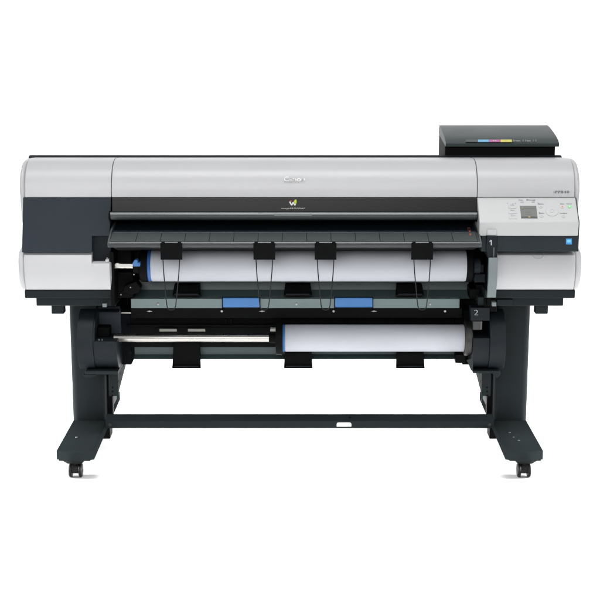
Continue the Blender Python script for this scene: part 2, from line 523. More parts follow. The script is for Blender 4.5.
# ---- output guide: dark upper slope, grooved plate, front lip
c0, c1 = PR((221.0, -.19))[0], PR((232.0, -.335))[0]
gx0, gx1 = X(109.6, 243, -.40), X(480.0, 243, -.40)
OG = B().extr([c0, c1, (c1[0], c1[1] - .012), (c0[0], c0[1] - .02)], X(112, 232, -.335), X(476.4, 232, -.335)).build("output_guide", NAVY, T, .001)
g0, g1 = PR((232.4, -.338))[0], PR((241.0, -.404))[0]
gp = B()
cuts = [108.6] + [135.6 + 24.45 * k for k in range(15)] + [480.2]
for a, b_ in zip(cuts, cuts[1:]):
    xa, xb = X(a, 241, -.404) + .0006, X(b_, 241, -.404) - .0006
    gp.extr([g0, g1, (g1[0] + .002, g1[1] - .004), (g0[0], g0[1] - .006)], xa, xb)
gp.build("guide_plate", PLATE, OG, .0008)
B().extr([(g0[0] + .002, g0[1] - .0025), (g1[0] + .003, g1[1] - .0025), (g1[0] + .003, g1[1] - .010), (g0[0] + .002, g0[1] - .012)], gx0 + .003, gx1 - .003).build("guide_backing", NAVY, OG)
lip = PR((241.3, -.4045), (242.0, -.410), (243.4, -.413), (245.6, -.4125), (247.0, -.408), (247.6, -.400)) + [(-.37, Z(247.6, -.40)), (-.37, Z(247.6, -.40) + .004), (-.398, Z(241.3, -.4045) - .005)]
B().extr(lip, gx0 - .0035, gx1 + .002).build("guide_lip", mat("dark satin lip", (.020, .023, .025), .40, mottled=.05), OG, .0008)
ub = PR((247.4, -.372), (250.5, -.24)) + PR((246, -.24), (243, -.372))
B().extr(ub, gx0 + .004, gx1 - .004).build("guide_underside", PIT, OG)
for sx, sg in ((gx0 - .002, -1), (gx1 + .001, 1)):                 # end cheeks closing the guide
    q = PR((221.5, -.24), (229, -.335), (240.4, -.404), (243, -.4135), (247.4, -.409)) + [(-.24, Z(247.4, -.409) + .004)]
    B().extr(q, sx - .003, sx + .003).build("guide_cheek", PLATE, OG, .0012)
PLG = Plane(g0, g1)
PLC = Plane(c0, c1)
wm = B()
for cx_, y0_ in ((468.6, 228.6),):
    outline(wm, PLC, [(467.6, 228.2), (470.0, 228.2), (470.4, 230.4), (468.0, 230.4)], .0008, .001)
    decal(wm, PLC, [(468.6, 230.9), (470.6, 230.9), (470.8, 231.7), (468.8, 231.7)], .001)
decal(wm, PLG, [(469.2, 233.6), (470.6, 233.2), (471.6, 235.0), (470.6, 235.8), (469.4, 235.2)], .001)
each(wm.bm, "warning_mark", ORANGE, OG)

# ---- four hanging sheet guides: a flat plate and a wire loop
def clip_origin(px): return X(px, 251, -.415)


def make_clip(px):
    root = B()
    xa, xb = X(px - 10.9, 252, -.418), X(px + 10.9, 252, -.418)
    q = PR((243.0, -.4165), (244, -.4180), (252, -.4185), (259.6, -.4175)) + PR((259.8, -.4150), (252, -.416), (243.0, -.4142))
    root.extr(q, xa, xb)
    o = root.build("sheet_guide", BLACK, T, .0006)
    h = B()
    for s in (-1, 1):
        h.box(X(px + s * 8.2 - 1.6, 243, -.416), X(px + s * 8.2 + 1.6, 243, -.416), -.4195, -.4135, Z(244.4, -.4185), Z(241.9, -.4185))
    each(h.bm, "mounting_lug", BLACK, o, .0006)
    w = B()
    pts = []
    off = (px - 294) / 260.0
    A = [(-8.4, 258.0, -.4155), (-7.6, 272, -.405), (-6.2, 288, -.385), (-5.0, 300, -.365), (-4.3, 306, -.355), (-3.2, 308.6, -.350), (-1.2, 309.7, -.348)]
    L = [P(px + a, b, c) for a, b, c in A]
    Rr = [P(px - a * 1.0 + (0), b, c) for a, b, c in A]
    pts = L + list(reversed(Rr))
    fine = []
    n = len(pts)
    for i in range(n - 1):                       # Catmull-Rom smoothing
        p_0, p_1, p_2, p_3 = pts[max(i - 1, 0)], pts[i], pts[i + 1], pts[min(i + 2, n - 1)]
        for k in range(5):
            t = k / 5
            fine.append(.5 * ((2 * p_1) + (p_2 - p_0) * t + (2 * p_0 - 5 * p_1 + 4 * p_2 - p_3) * t * t + (3 * p_1 - p_0 - 3 * p_2 + p_3) * t ** 3))
    fine.append(pts[-1])
    w.tube(fine, .0016, 8)
    w.build("wire_loop", WIRE, o)
    return o


for px in (171.3, 264.3, 325.6, 422.2): make_clip(px)

# ---- ink tank housing on the top right
zb = Z(155.6, -.10)
LP = PR((146.9, -.118), (143.2, -.120), (139.6, -.098), (135.6, -.060), (131.6, -.008), (128.2, .040), (126.0, .078), (125.0, .105))
lidb = [(.118, Z(125.2, .118) - .010), (.118, Z(125, .118) - .03), (-.09, LP[0][1] + .001)]
ix0, ix1 = X(446.0, 146, -.118), X(557.4, 146, -.118)
ITP = [(-.098, zb - .03), (-.098, LP[0][1] + .003)] + [(y + .008, z - .006) for y, z in LP[2:]] + [(.113, zb - .03)]
IT = B().extr(ITP, ix0 - .0004, ix1 - .003).build("ink_tank_housing", BLACK, T, .002)
LID = B().extr(LP + lidb, ix0 - .001, ix1 + .006).build("tank_lid", mat("grey green lid plastic", (.026, .038, .038), .48, grain=.2, mottled=.04, spec=.3), IT, .0025)
PLI = Plane(LP[3], LP[2])
for s_, a, b_, m in ((" ", 465.8, 477.8, mat("muted grey label", (.03, .036, .036), .5)), ("C", 478.0, 488.8, CYAN), ("M", 489.0, 500.4, MAG), ("Y", 500.6, 511.8, YEL)):
    decal(B(), PLI, [(a, 139.9), (b_, 139.9), (b_, 142.1), (a, 142.1)], .0012).build("colour_label", m, IT)
for s_, a, b_ in (("C", 482.6, 484.4), ("M", 493.4, 496.4), ("Y", 505.4, 507.2)):
    lettering(s_, a, b_, 141.7, PLI, INKWHITE if s_ != "Y" else INKGREY, IT, lift=.0016)
lettering("MBK", 514.2, 520.6, 141.6, PLI, INKWHITE, IT, bold=.02, tall=.8, lift=.0012)
lettering("BK", 527.0, 531.0, 141.6, PLI, INKWHITE, IT, bold=.02, tall=.8, lift=.0012)
for a in (512.8, 522.6, 525.0, 533.0, 535.4):
    decal(B(), PLI, [(a, 139.8), (a + 1.0, 139.8), (a + 1.0, 141.9), (a, 141.9)], .0010).build("label_tick", INKDARK, IT)

# ---- base under the covers
for xa1, xb1, xa2, xb2 in ((24.6, 114, 36.2, 116), (485, 575.2, 478, 563.4)):
    bs = B()
    a1, b1 = X(xa1, 294, -.275), X(xb1, 294, -.275)
    bs.extr([(-.275, Z(290.0, -.275)), (-.275, Z(298.4, -.275)), (.33, Z(298.4, -.275)), (.33, Z(290.0, -.275))], a1, b1)
    a2, b2 = X(xa2, 302, -.255), X(xb2, 302, -.255)
    bs.extr([(-.255, Z(298.2, -.275)), (-.255, Z(306.0, -.255)), (.31, Z(306.0, -.255)), (.31, Z(298.2, -.275))], a2, b2)
    bs.build("base_frame", STEELD, T, .003)
for a, b_ in ((51.2, 64.0), (535.4, 548.2)):
    B().box(X(a, 310, -.22), X(b_, 310, -.22), -.22, -.185, Z(314.2, -.22), Z(306, -.255)).build("levelling_block", STEELD, T, .004)

# ---- roll bay interior (upper)
bay = B()
bx0, bx1 = X(112, 270, -.1), X(478, 270, -.1)
bay.box(bx0, bx1, -.05, .019, Z(300, -.05), Z(215, -.05))
bay.box(X(113, 310, -.05), X(487, 310, -.05), -.049, .0185, Z(345, -.05), Z(300, -.05) - .0005)
bay.build("bay_lining", PIT, T)
def bay_side(px, s):
    b = B()
    x = X(px, 270, -.2)
    b.box(min(x, x + s * .012), max(x, x + s * .012), -.29, .0, Z(300, -.2), Z(250, -.25))
    b.build("bay_cheek", BLACK, T, .001)
bay_side(114.0, 1); bay_side(488, -1)
# lower sloped sheet below the upper roll
s0, s1 = PR((280, -.125))[0], PR((289.8, -.130))[0]
s2 = PR((298.4, -.172))[0]
sx0, sx1 = X(131, 290, -.17), X(470, 290, -.17)
PT = B().extr([s0, s1, s2, (-.16, s2[1] - .004), (-.118, s1[1] - .006), (-.118, s0[1])], sx0, sx1).build("paper_chute", PAN, T, .0008)
# strip with grey-green paint
st0, st1 = Z(298.8, -.205), Z(308.2, -.205)
BAR = B().box(X(131.0, 303, -.205), X(459.6, 303, -.205), -.205, -.165, st1, st0).build("front_bar", TEAL, T, .0015)
for a, b_ in ((222.8, 259.4), (335.2, 372.4)):
    h = B()
    h.box(X(a - 1, 303, -.212), X(b_ + 1, 303, -.212), -.2085, -.2052, Z(308.6, -.21), Z(297.0, -.21))
    hb = h.build("handle_frame", BLACK, BAR, .001)
    h = B()
    q = PR((297.6, -.212), (298.2, -.2165), (301, -.2175), (306.4, -.2165), (307.4, -.213)) + [(-.209, Z(307.4, -.213)), (-.209, Z(297.6, -.212))]
    h.extr(q, X(a, 303, -.215), X(b_, 303, -.215))
    h.build("blue_handle", BLUE, BAR, .0014)
sc = B()
for px in (158.0, 296.5, 430.2): sc.cyl(P(px, 304.2, -.2058), (0, 1, 0), .0035, .004, 12)
each(sc.bm, "bar_screw", SCREW, BAR, .0006)
# black rail below the strip with its screws and fittings
fr_ = B()
fr_.box(X(131, 312, -.19), X(462, 312, -.19), -.192, -.15, Z(318, -.19), Z(308.0, -.19))
FRAIL = fr_.build("lower_rail", BLACK, T, .001)
sc = B()
for px in (221.8, 333.6, 445.0): sc.cyl(P(px, 311.2, -.1935), (0, 1, 0), .0038, .004, 14)
for px in (149.5, 262.0, 374.0):
    c = P(px, 311.2, -.193)
    sc.prism([(c.x - .010, c.z), (c.x - .004, c.z + .0012), (c.x - .001, c.z + .0028), (c.x + .003, c.z + .0024), (c.x + .004, c.z + .001), (c.x + .009, c.z + .0008), (c.x + .009, c.z - .0010), (c.x + .003, c.z - .0014), (c.x - .001, c.z - .0026), (c.x - .004, c.z - .0012)], -.1955, -.192)
each(sc.bm, "rail_fitting", SCREW, FRAIL, .0006)
bk = B()
bk.box(X(128, 330, -.13), X(465, 330, -.13), -.145, -.125, Z(346, -.13), Z(318.2, -.19))
bk.box(X(128, 330, -.13), X(465, 330, -.13), -.16, -.1455, Z(327.0, -.16), Z(324.6, -.16))
for px in (225, 230, 345, 355, 452): bk.box(X(px, 330, -.15), X(px + 2.2, 330, -.15), -.152, -.1455, Z(324.4, -.15), Z(318.5, -.15))
BACK = bk.build("rear_web", BLACK, T, .0015)
for a, b_ in ((159.6, 176.8), (188.0, 205.2), (270.2, 277)):
    B().box(X(a, 330, -.165), X(b_, 330, -.165), -.167, -.1603, Z(331.4, -.165), Z(328.8, -.165)).build("ivory_pad", SLOTW, BACK, .0008)
B().box(X(156, 330, -.16), X(290, 330, -.16), -.1602, -.1452, Z(333, -.16), Z(327.2, -.16)).build("pad_holder", BLACK, BACK, .001)
# pan behind the lower roll
n0, n1, n2 = PR((338.0, -.120))[0], PR((354.2, -.125))[0], PR((359.0, -.156))[0]
B().extr([n0, n1, n2, (-.15, n2[1] - .003), (-.113, n1[1] - .006), (-.113, n0[1])], X(133.5, 355, -.155), X(463, 355, -.155)).build("lower_pan", PAN, T, .0008)

# flaps (upper and lower rows)
def flap(px, top, bot, ytop, ybot, half):
    xa, xb = X(px - half, bot, ybot), X(px + half, bot, ybot)
    e = .010
    prof = PR((top, ytop), (bot - 3.4, ybot + .012), (bot - 1.6, ybot), (bot, ybot), (bot, ybot + .03)) + [(ytop + .03, Z(top, ytop))]
    b = B()
    def ring(s): return [((xa + xb) / 2 + s * ((xb - xa) / 2 - (.004 if i in (0, 5) else 0)), y, z) for i, (y, z) in enumerate(prof)]
    b.loft([ring(-1), ring(1)])
    o = b.build("paper_flap", BLACK, T, .0016)
    l = B()
    zl = Z(bot - 2.4, ybot)
    l.box(xa + .006, xb - .006, ybot - .0025, ybot + .004, zl - .0015, zl + .0012)
    l.build("flap_edge", DARK, o, .0006)


for px in (186.4, 297.8, 410.0): flap(px, 284.5, 296.4, -.172, -.207 + .004, 13.9)
for px in (186.2, 298.2, 410.6): flap(px, 341, 368.4, -.157, -.19, 14.2)

# ---- upper roll holder parts on the printer
def block(name, a, t, b_, bt, y0, y1, m, par=T, bev=.002):
    o = B().box(X(a, t, y0), X(b_, t, y0), y0, y1, Z(bt, y0), Z(t, y0)).build(name, m, par, bev)
    return o


block("holder_bracket", 113.5, 246, 131, 262, -.19, -.06, BLACK)
block("holder_bracket", 113.5, 272, 133, 298, -.20, -.06, BLACK)
hb = B()
c = P(134, 290, -.24)
hb.prism([(X(a, b_, -.24), Z(b_, -.24)) for a, b_ in ((124, 286), (136, 281), (141, 288), (139, 293), (132, 294.6), (122, 292))], -.24, -.19)
hb.build("holder_latch", BLACK, T, .004)
sp_ = B()
for px, py in ((121.0, 294.6), (130.6, 287.4), (107.2, 258.0), (134.0, 274.5)): sp_.cyl(P(px, py, -.2435 if px > 112 else -.2715), (0, 1, 0), .0022, .004, 10)
each(sp_.bm, "holder_screw", SCREW, T)
block("holder_bracket", 475.5, 264.6, 484.0, 272.4, -.235, -.1, DARK)
block("holder_bracket", 474.6, 274, 485.6, 282.6, -.225, -.1, DARK)
block("holder_bracket", 476, 285, 488, 297, -.20, -.1, BLACK)
block("holder_bracket", 470, 289, 480, 299, -.21, -.1, BLACK)
# slot post with its number and the grey release lever
post = B()
post.prism([(X(a, b_, -.378), Z(b_, -.378)) for a, b_ in ((487.0, 235.4), (497.4, 236.2), (497.2, 258.4), (488.2, 258.4), (486.2, 248))], -.378, -.20)
SP_ = post.build("slot_post", DARK, T, .003)
PLP = Plane((-.378, Z(236, -.378)), (-.378, Z(258, -.378)))
decal(B(), PLP, [(490.4, 240.0), (491.9, 240.0), (491.9, 245.2), (490.8, 245.2), (490.8, 241.6), (489.4, 242.0), (489.4, 241.2)], .0008).build("lettering", INKPALE, SP_)
block("post_slot", 493.2, 247.5, 494.6, 257.5, -.3795, -.37, mat("brown grey pad", (.06, .055, .05), .5), SP_, .0004)
block("lever_seat", 487.2, 229.6, 496.8, 235.6, -.3735, -.367, PANELW, CP, .0015)
lv = B()
lq = PR((257.6, -.384), (258.2, -.3855), (268, -.390), (275, -.3915), (280, -.389), (297.4, -.372)) + PR((297.6, -.355), (280, -.37), (268, -.37), (257.6, -.37))
lv.extr(lq, X(488.4, 275, -.385), X(497.2, 275, -.385))
lv.build("release_lever", GREY, T, .0015)
block("lever_latch", 492.2, 302.4, 496.4, 306.4, -.30, -.27, GREY, T, .001)
block("lever_mount", 484, 298.5, 497, 312, -.262, -.10, BLACK)
block("lever_mount", 497, 299.5, 513, 305.5, -.268, -.256, STEELD)

# ---- lower roll unit, left and right housings
def housing(side):
    mir = lambda px: px if side < 0 else 583.0 - px
    AX, R = -.180, .1015
    zc = Z(339, -.18) + .001
    zcut = Z(371.2, -.26)
    A = [PI - .0 + a for a in arc(40, -1.0, 1.50)]          # front arc, top to bottom (pi = towards viewer)
    circ = [(AX + R * math.cos(a), zc - R * math.sin(a)) for a in A]
    circ = [(y, max(z, zcut)) for y, z in circ]
    xo, xi = X(mir(76.8), 340, AX - R), X(mir(92.6), 340, AX - R)
    b = B()
    full = circ + [(-.06, zcut), (-.06, circ[0][1])]
    b.extr(full, min(xo, xi), max(xo, xi))
    H = b.build("roll_unit_housing", DARK, T, .004, 4)
    return H, AX, R, zc, zcut, circ


H, AX, R, zc, zcut, circ = housing(-1)
xi, xe2 = X(92.6, 340, -.27) + .001, X(117.2, 350, -.27)
zlow, zhigh = Z(341.2, -.272), Z(311.5, -.262)
R2 = R - .004
def at_z(zq): return AX - math.sqrt(max(R2 * R2 - (zq - zc) ** 2, 0))
lowarc = [(at_z(zlow - (zlow - zcut) * k / 10), zlow - (zlow - zcut) * k / 10) for k in range(11)]
inner = [(-.165, zlow)] + lowarc + [(-.06, zcut), (-.06, zlow)]
b = B().extr(inner, xi, xe2)
b.build("roll_unit_block", DARK, H, .0025)
toparc = [(at_z(zhigh + (zc + R2 * .96 - zhigh) * k / 6), zhigh + (zc + R2 * .96 - zhigh) * k / 6) for k in range(7)]
b = B().extr([(-.165, zhigh)] + toparc + [(-.06, toparc[-1][1]), (-.06, zhigh)], xi, xe2)
b.build("roll_unit_block", DARK, H, .002)
b = B().box(xi, xe2, -.165, -.07, zlow + .0005, zhigh - .0005)
b.build("pocket_lining", SLATE, H)
fullr = [(at_z(zlow + (zhigh - zlow) * k / 8), zlow + (zhigh - zlow) * k / 8) for k in range(9)]
for xa in (xi,):
    B().extr([(-.165, zlow + .0006)] + [(y, min(max(z, zlow + .0006), zhigh - .0006)) for y, z in fullr] + [(-.165, zhigh - .0006)], xa, xa + .006).build("pocket_rim", DARK, H, .0008)
B().box(X(98, 333, -.2), X(110, 333, -.2), -.215, -.165, zlow + .0008, Z(327.5, -.215)).build("bearing_block", BLACK, H, .003)
tk = B()
for px in (101.8, 104.8): tk.box(X(px, 341, -.2), X(px + .7, 341, -.2), -.268, -.2665, zlow + .0004, zlow + .006)
each(tk.bm, "bearing_tick", GREY, H)
B().extr([(-.262, Z(371.4, -.262)), (-.262, Z(374.6, -.262)), (-.08, Z(374.6, -.262)), (-.08, Z(371.4, -.262))], X(85, 372, -.262), X(118, 372, -.262)).build("housing_flange", STEELD, H, .0015)
b = B().prism([(X(a, b_, -.25), Z(b_, -.25)) for a, b_ in ((83, 374.8), (97, 374.8), (92, 377.6), (86, 377.6))], -.25, -.1)
b.build("flange_foot", STEELD, H, .001)

H2, AX, R, zc, zcut, circ = housing(1)
xi2, xe3 = X(490.2, 340, -.27) - .001, X(472.6, 350, -.27)
zl2, zh2 = Z(338.0, -.272), Z(320.6, -.27)
lowarc = [(at_z(zl2 - (zl2 - zcut) * k / 10), zl2 - (zl2 - zcut) * k / 10) for k in range(11)]
B().extr([(-.165, zl2)] + lowarc + [(-.06, zcut), (-.06, zl2)], xe3, xi2).build("roll_unit_block", DARK, H2, .0025)
toparc = [(at_z(zh2 + (zc + R2 * .93 - zh2) * k / 6) , zh2 + (zc + R2 * .93 - zh2) * k / 6) for k in range(7)]
B().extr([(-.165, zh2)] + toparc + [(-.06, toparc[-1][1]), (-.06, zh2)], xe3 + .006, xi2).build("roll_unit_block", DARK, H2, .002)
B().box(xe3 + .004, xi2, -.165, -.07, zl2 + .0005, zh2 - .0005).build("pocket_lining", BLACK, H2)
tabp = B()
ty = -.268
tabp.prism([(X(a, b_, ty), Z(b_, ty)) for a, b_ in ((470.6, 307.8), (489.6, 307.8), (489.6, 320.8), (471.0, 320.8))], ty, -.22)
TAB = tabp.build("number_tab", DARK, H2, .0015)
PLT = Plane((ty, Z(307, ty)), (ty, Z(320, ty)))
lettering("2", 473.9, 478.1, 315.2, PLT, INKPALE, TAB, bold=-.01, tall=.8)
block("bearing_block", 473.2, 321.2, 481.6, 330.0, -.265, -.17, mat("dark grey block", (.028, .031, .032), .5), H2)
block("pad", 480.2, 321.4, 482.2, 329.6, -.2665, -.26, mat("brown grey strip", (.06, .055, .05), .5), H2, .0005)
ckb = B()
ckb.hull([tuple(P(*p)) for p in ((466.6, 360.0, -.24), (473.0, 358.0, -.262), (473.0, 371.0, -.262), (471.0, 370.4, -.25))],
         [tuple(P(*p)) for p in ((466.6, 360.0, -.10), (473.0, 358.0, -.10), (473.0, 371.0, -.10), (471.0, 370.4, -.10))])
ckb.build("block_chamfer", GUSSET, H2, .001)
b = B().prism([(X(a, b_, -.25), Z(b_, -.25)) for a, b_ in ((490, 371.6), (500.4, 371.6), (500.4, 374.4), (497, 378.4), (493.4, 374.8))], -.25, -.1)
b.build("flange_foot", STEELD, H2, .001)
B().extr([(-.258, Z(371.2, -.258)), (-.258, Z(373.4, -.258)), (-.08, Z(373.4, -.258)), (-.08, Z(371.2, -.258))], X(473, 372, -.258), X(500, 372, -.258)).build("housing_flange", STEELD, H2, .001)

# inner side plates of the lower unit
for a, b_, par in ((118.6, 131.4, H), (462.6, 474.0, H2)):
    B().box(X(a, 340, -.14), X(b_, 340, -.14), -.150, -.02, Z(364.0, -.14), Z(310, -.14)).build("unit_side_plate", MATTE, par, .002)
block("unit_side_plate", 455.6, 354.5, 466.0, 363.2, -.165, -.1, BLACK, H2)
sh = B().lathe(-.155, Z(313.2, -.16), [(X(119, 313, -.16), .0028), (X(132, 313, -.16), .0028)], 14)
sh.build("guide_shaft", CHROME, H)
B().box(X(129.0, 353, -.153), X(131.6, 353, -.153), -.1525, -.1505, Z(354.2, -.153), Z(351.6, -.153)).build("plate_slot", PIT, H)
block("base_latch", 102.4, 303.6, 106.6, 307.2, -.27, -.25, GREY, T, .001)

# ---- gusset brackets joining the lower unit to the stand
for s in (-1, 1):
    mx = (lambda px: px) if s < 0 else (lambda px: 599.6 - px)
    xg = X(mx(117.2), 378, -.115)
    zt_, zb_ = Z(356, -.115), Z(392.6, -.115)
    tri = [(-.115, zt_), (-.115, zb_), (-.100, zb_), (.10, Z(364.6, .10)), (.10, zt_)]
    g_ = B().extr(tri, min(xg, xg - s * .003), max(xg, xg - s * .003)).build("gusset_plate", GUSSET, T, .0006)
    hl = B()
    for yy, zz in ((-.100, Z(381.5, -.10)), (-.100, Z(371.6, -.10)), (-.06, Z(373.4, -.06)), (-.02, Z(366.8, -.02)), (.03, Z(365.5, .03))):
        hl.cyl((xg - s * .0031, yy, zz), (1, 0, 0), .0045, .001, 12)
    each(hl.bm, "gusset_hole", PIT, g_)
    xa, xb = X(mx(108.6), 378, -.117), xg - s * .0032
    B().box(min(xa, xb), max(xa, xb), -.118, -.1152, Z(396.0, -.117), zt_).build("bracket_face", STEELD, g_)
    bs_ = B()
    for py_ in (387.5, 391.5, 395.5): bs_.cyl(P(mx(112.6), py_, -.1185), (0, 1, 0), .003, .002, 10)
    each(bs_.bm, "bracket_bolt", BLACK, g_)

# ---- stand: columns, feet, casters and cross bar
FEET = []
FT = .111                                            # top of the feet
for s in (-1, 1):
    mx = (lambda px: px) if s < 0 else (lambda px: 599.6 - px)
    Yc = -.04
    zt_ = .60
    a0, a1 = P(mx(72.4), 421, Yc), P(mx(68.4), 306, Yc)
    k = (zt_ - FT) / (a1.z - a0.z)
    xo_t = a0.x + (a1.x - a0.x) * k
    i0, i1 = X(mx(106.2), 421, Yc), X(mx(105.4), 360, Yc)
    def ring(z_, xo, xi_):
        r = .022
        pts = []
        for (cx_, cy_, a_0) in ((xo - s * -r if False else xo + (-s) * r, Yc + r, PI if s < 0 else 0), ):
            pass
        lo, hi = min(xo, xi_), max(xo, xi_)
        pts = [(lo + r - r * math.cos(a), Yc + r - r * math.sin(a), z_) for a in arc(6, 0, PI / 2)]
        pts += [(hi - r + r * math.sin(a), Yc + r - r * math.cos(a), z_) for a in arc(6, 0, PI / 2)]
        pts += [(hi, .24, z_), (lo, .24, z_)]
        return pts
    B().loft([ring(FT, a0.x, i0), ring(zt_, xo_t, i1)]).build("stand_column", STEELD, T, 0)
    # inner guide channel
    c0_, c1_ = X(mx(107.2), 400, .0), X(mx(112.6), 400, .0)
    B().box(min(c0_, c1_), max(c0_, c1_), .0, .03, FT, .45).build("column_channel", BLACK, T, .001)
    # foot
    xo, xin = P(mx(56.2), 450.6, -.37).x, P(mx(93.8), 451, -.37).x
    sg = 1 if xin > xo else -1
    w = abs(xin - xo)
    top = []
    pl_ = []
    n = 10
    for k_ in range(n + 1):
        t = k_ / n
        pl_.append((xo + sg * w * t, -.366 - .020 * math.sin(PI * t)))
    xin_b = P(mx(119.6), 391.5, .33).x
    pl_ += [(xin_b, .34), (xo, .34)]
    zb_ = FT - .0315
    fb = B()
    mxx, myy = xo + sg * w / 2, -.01
    def inset(e, z_): return [(x - math.copysign(e, x - mxx), y - math.copysign(e, y - myy), z_) for x, y in pl_]
    fb.loft([inset(.0015, zb_), inset(0, zb_ + .0015), inset(0, FT - .0028), inset(.0008, FT - .0008), inset(.0028, FT)])
    FOOT = fb.build("stand_foot", FOOTM, T, 0, sharp=50)
    FEET.append((xin, xin_b))
    # side slot and bolts
    def foot_side(Y): return xin + (xin_b - xin) * (Y + .366) / (.366 + .34)
    sl = B()
    xx = foot_side(.27)
    sl.cyl((xx, .27, FT - .016), (1, 0, 0), .009, .0016, 16)
    xx = foot_side(-.285)
    sl.cyl((xx, -.285, FT - .016), (1, 0, 0), .007, .0016, 16)
    each(sl.bm, "side_hole", PIT, FOOT)
    bt = B()
    for px, py in (((76.5, 437.2),) if s < 0 else ((509.6, 432.5), (513.6, 437.2), (519.0, 440.6))):
        t_ = S(px, py, (0, FT), (-.3, FT))
        bt.cyl(t_, (0, 0, 1), .0042 if px != 513.6 else .003, .0025, 14)
    each(bt.bm, "foot_screw", SCREW, FOOT, .0006)
    # lower rail piece seen under the cross bar
    xm = foot_side(.05)
    rb = B()
    rb.loft([[(foot_side(.0) - sg * .0265, .0, z_) for z_ in (.035, zb_ - .0005)] + [(foot_side(.0) + sg * .004, .0, z_) for z_ in (zb_ - .0005, .035)],
             [(foot_side(.07) - sg * .0265, .07, z_) for z_ in (.035, zb_ - .0005)] + [(foot_side(.07) + sg * .004, .07, z_) for z_ in (zb_ - .0005, .035)]])
    rb.build("levelling_pad", BLACK, FOOT, .002)
    # casters
    def caster(cx_, cy_):
        cb = B()
        z1 = zb_ - .0004
        # mounting plate
        cb.loft([[(cx_ - .045, cy_ - .055, z1), (cx_ + .045, cy_ - .055, z1), (cx_ + .045, cy_ + .05, z1), (cx_ - .045, cy_ + .05, z1)],
                 [(cx_ - .022, cy_ - .022, z1 - .028), (cx_ + .022, cy_ - .022, z1 - .028), (cx_ + .022, cy_ + .024, z1 - .028), (cx_ - .022, cy_ + .024, z1 - .028)]])
        r = .0235
        # hood between the wheels
        hood = [(cy_ + r * .86 * math.cos(a), r + .004 + r * .86 * math.sin(a)) for a in arc(12, -.5, PI + .5)]
        cb.extr(hood, cx_ - .0105, cx_ + .0105)
        cb.cyl((cx_, cy_, (z1 - .011 + 2 * r) / 2), (0, 0, 1), .010, z1 - .009 - 2 * r + .012, 16)
        cb.cyl((cx_, cy_, r), (1, 0, 0), .005, .043, 12)
        CB = cb.build("caster", TIRE, FOOT, .0015)
        wb = B()
        for q in (-1, 1):
            wb.lathe(cy_, r, [(cx_ + q * .0112, r * .55), (cx_ + q * .0112, r * .93), (cx_ + q * .0135, r), (cx_ + q * .0175, r), (cx_ + q * .0208, r * .86), (cx_ + q * .0208, r * .5)], 28)
        each(wb.bm, "caster_wheel", TIRE, FOOT)
    caster(P(mx(76.0), 471, -.300).x, -.300)
    caster(xo + sg * .05, .30)
    pv = B()
    sx_ = P(mx(75), 462, -.36).x
    B().box(sx_ - .05, sx_ + .05, -.372, -.34, zb_ - .0025, zb_ - .0005).build("sole_glint", SCREW if False else GUSSET, FOOT, .0008)  # lighter strip added as the reflected line along the foot's lower front edge

# cross bar, an angle section with a hand slot in its front flange
yb, zbt, zbb = -.078, Z(421.0, -.078), Z(428.2, -.078)
xb0, xb1 = [a + (b_ - a) * .44 + e for (a, b_), e in zip(FEET, (.0004, -.0004))]
sa, sb_ = X(336.8, 425, yb), X(351.2, 425, yb)
zs1, zs0 = Z(422.6, yb), Z(426.8, yb)
cbm = B()
t_ = .003
zbk = Z(414.1, yb + .022)
cbm.extr([(yb, zbt), (yb, zs1), (yb + t_, zs1), (yb + t_, zbt - .001), (yb + .0235, zbk - t_), (yb + .0235, zbk - .03), (yb + .0255, zbk - .03), (yb + .0255, zbk - .0008), (yb + .022, zbk)], xb0, xb1)
def slot_piece(x0, x1, left):
    r = (zs1 - zs0) * .42
    pts = [(x0, zs1), (x1, zs1), (x1, zs0), (x0, zs0)]
    return pts
cbm.prism([(xb0, zs1 - .00002), (sa, zs1 - .00002), (sa - .0, zs0), (xb0, zs0)], yb, yb + t_)
cbm.prism([(sb_, zs1 - .00002), (xb1, zs1 - .00002), (xb1, zs0), (sb_, zs0)], yb, yb + t_)
cbm.prism([(xb0, zs0 - .00002), (xb1, zs0 - .00002), (xb1, zbb), (xb0, zbb)], yb, yb + t_)
rr = .0062
for xc, sg in ((sa, 1), (sb_, -1)):
    cbm.prism([(xc, zs1), (xc + sg * rr, zs1)] + [(xc + sg * (rr - rr * math.sin(a)), zs1 - rr + rr * math.cos(a)) for a in arc(6, .15, PI / 2)], yb + .0001, yb + t_ - .0001)
BARX = cbm.build("cross_bar", STEELD, T, 0)
hb_ = B()
hb_.cyl(S(350, 417.6, (yb + .022, zbk), (yb, zbt)), (0, -(zbk - zbt), .022), .004, .001, 12)
hb_.build("bar_hole", PIT, BARX)
sc = B()
for px in (110.0, 489.4): sc.cyl(P(px, 424.8, yb - .001), (0, 1, 0), .0055, .005, 14)
each(sc.bm, "bar_bolt", GUSSET, BARX, .001)

# ================================================================== paper rolls
def roll(label, cz_py, cyl_y, rad, xa, xb, gasket, rod_px, m_y, side_flanges):
    zc_ = Z(cz_py, cyl_y)
    o = empty("paper_roll", label, "paper roll", (0, 0, 0), "white paper rolls")
    p = B().lathe(cyl_y, zc_, [(xa, .025), (xa, rad - .0008), (xa + .001, rad), (xb - .001, rad), (xb, rad - .0008), (xb, .025)], 96)
    p.build("paper", PAPER, o, 0, sharp=50)
    return o, zc_


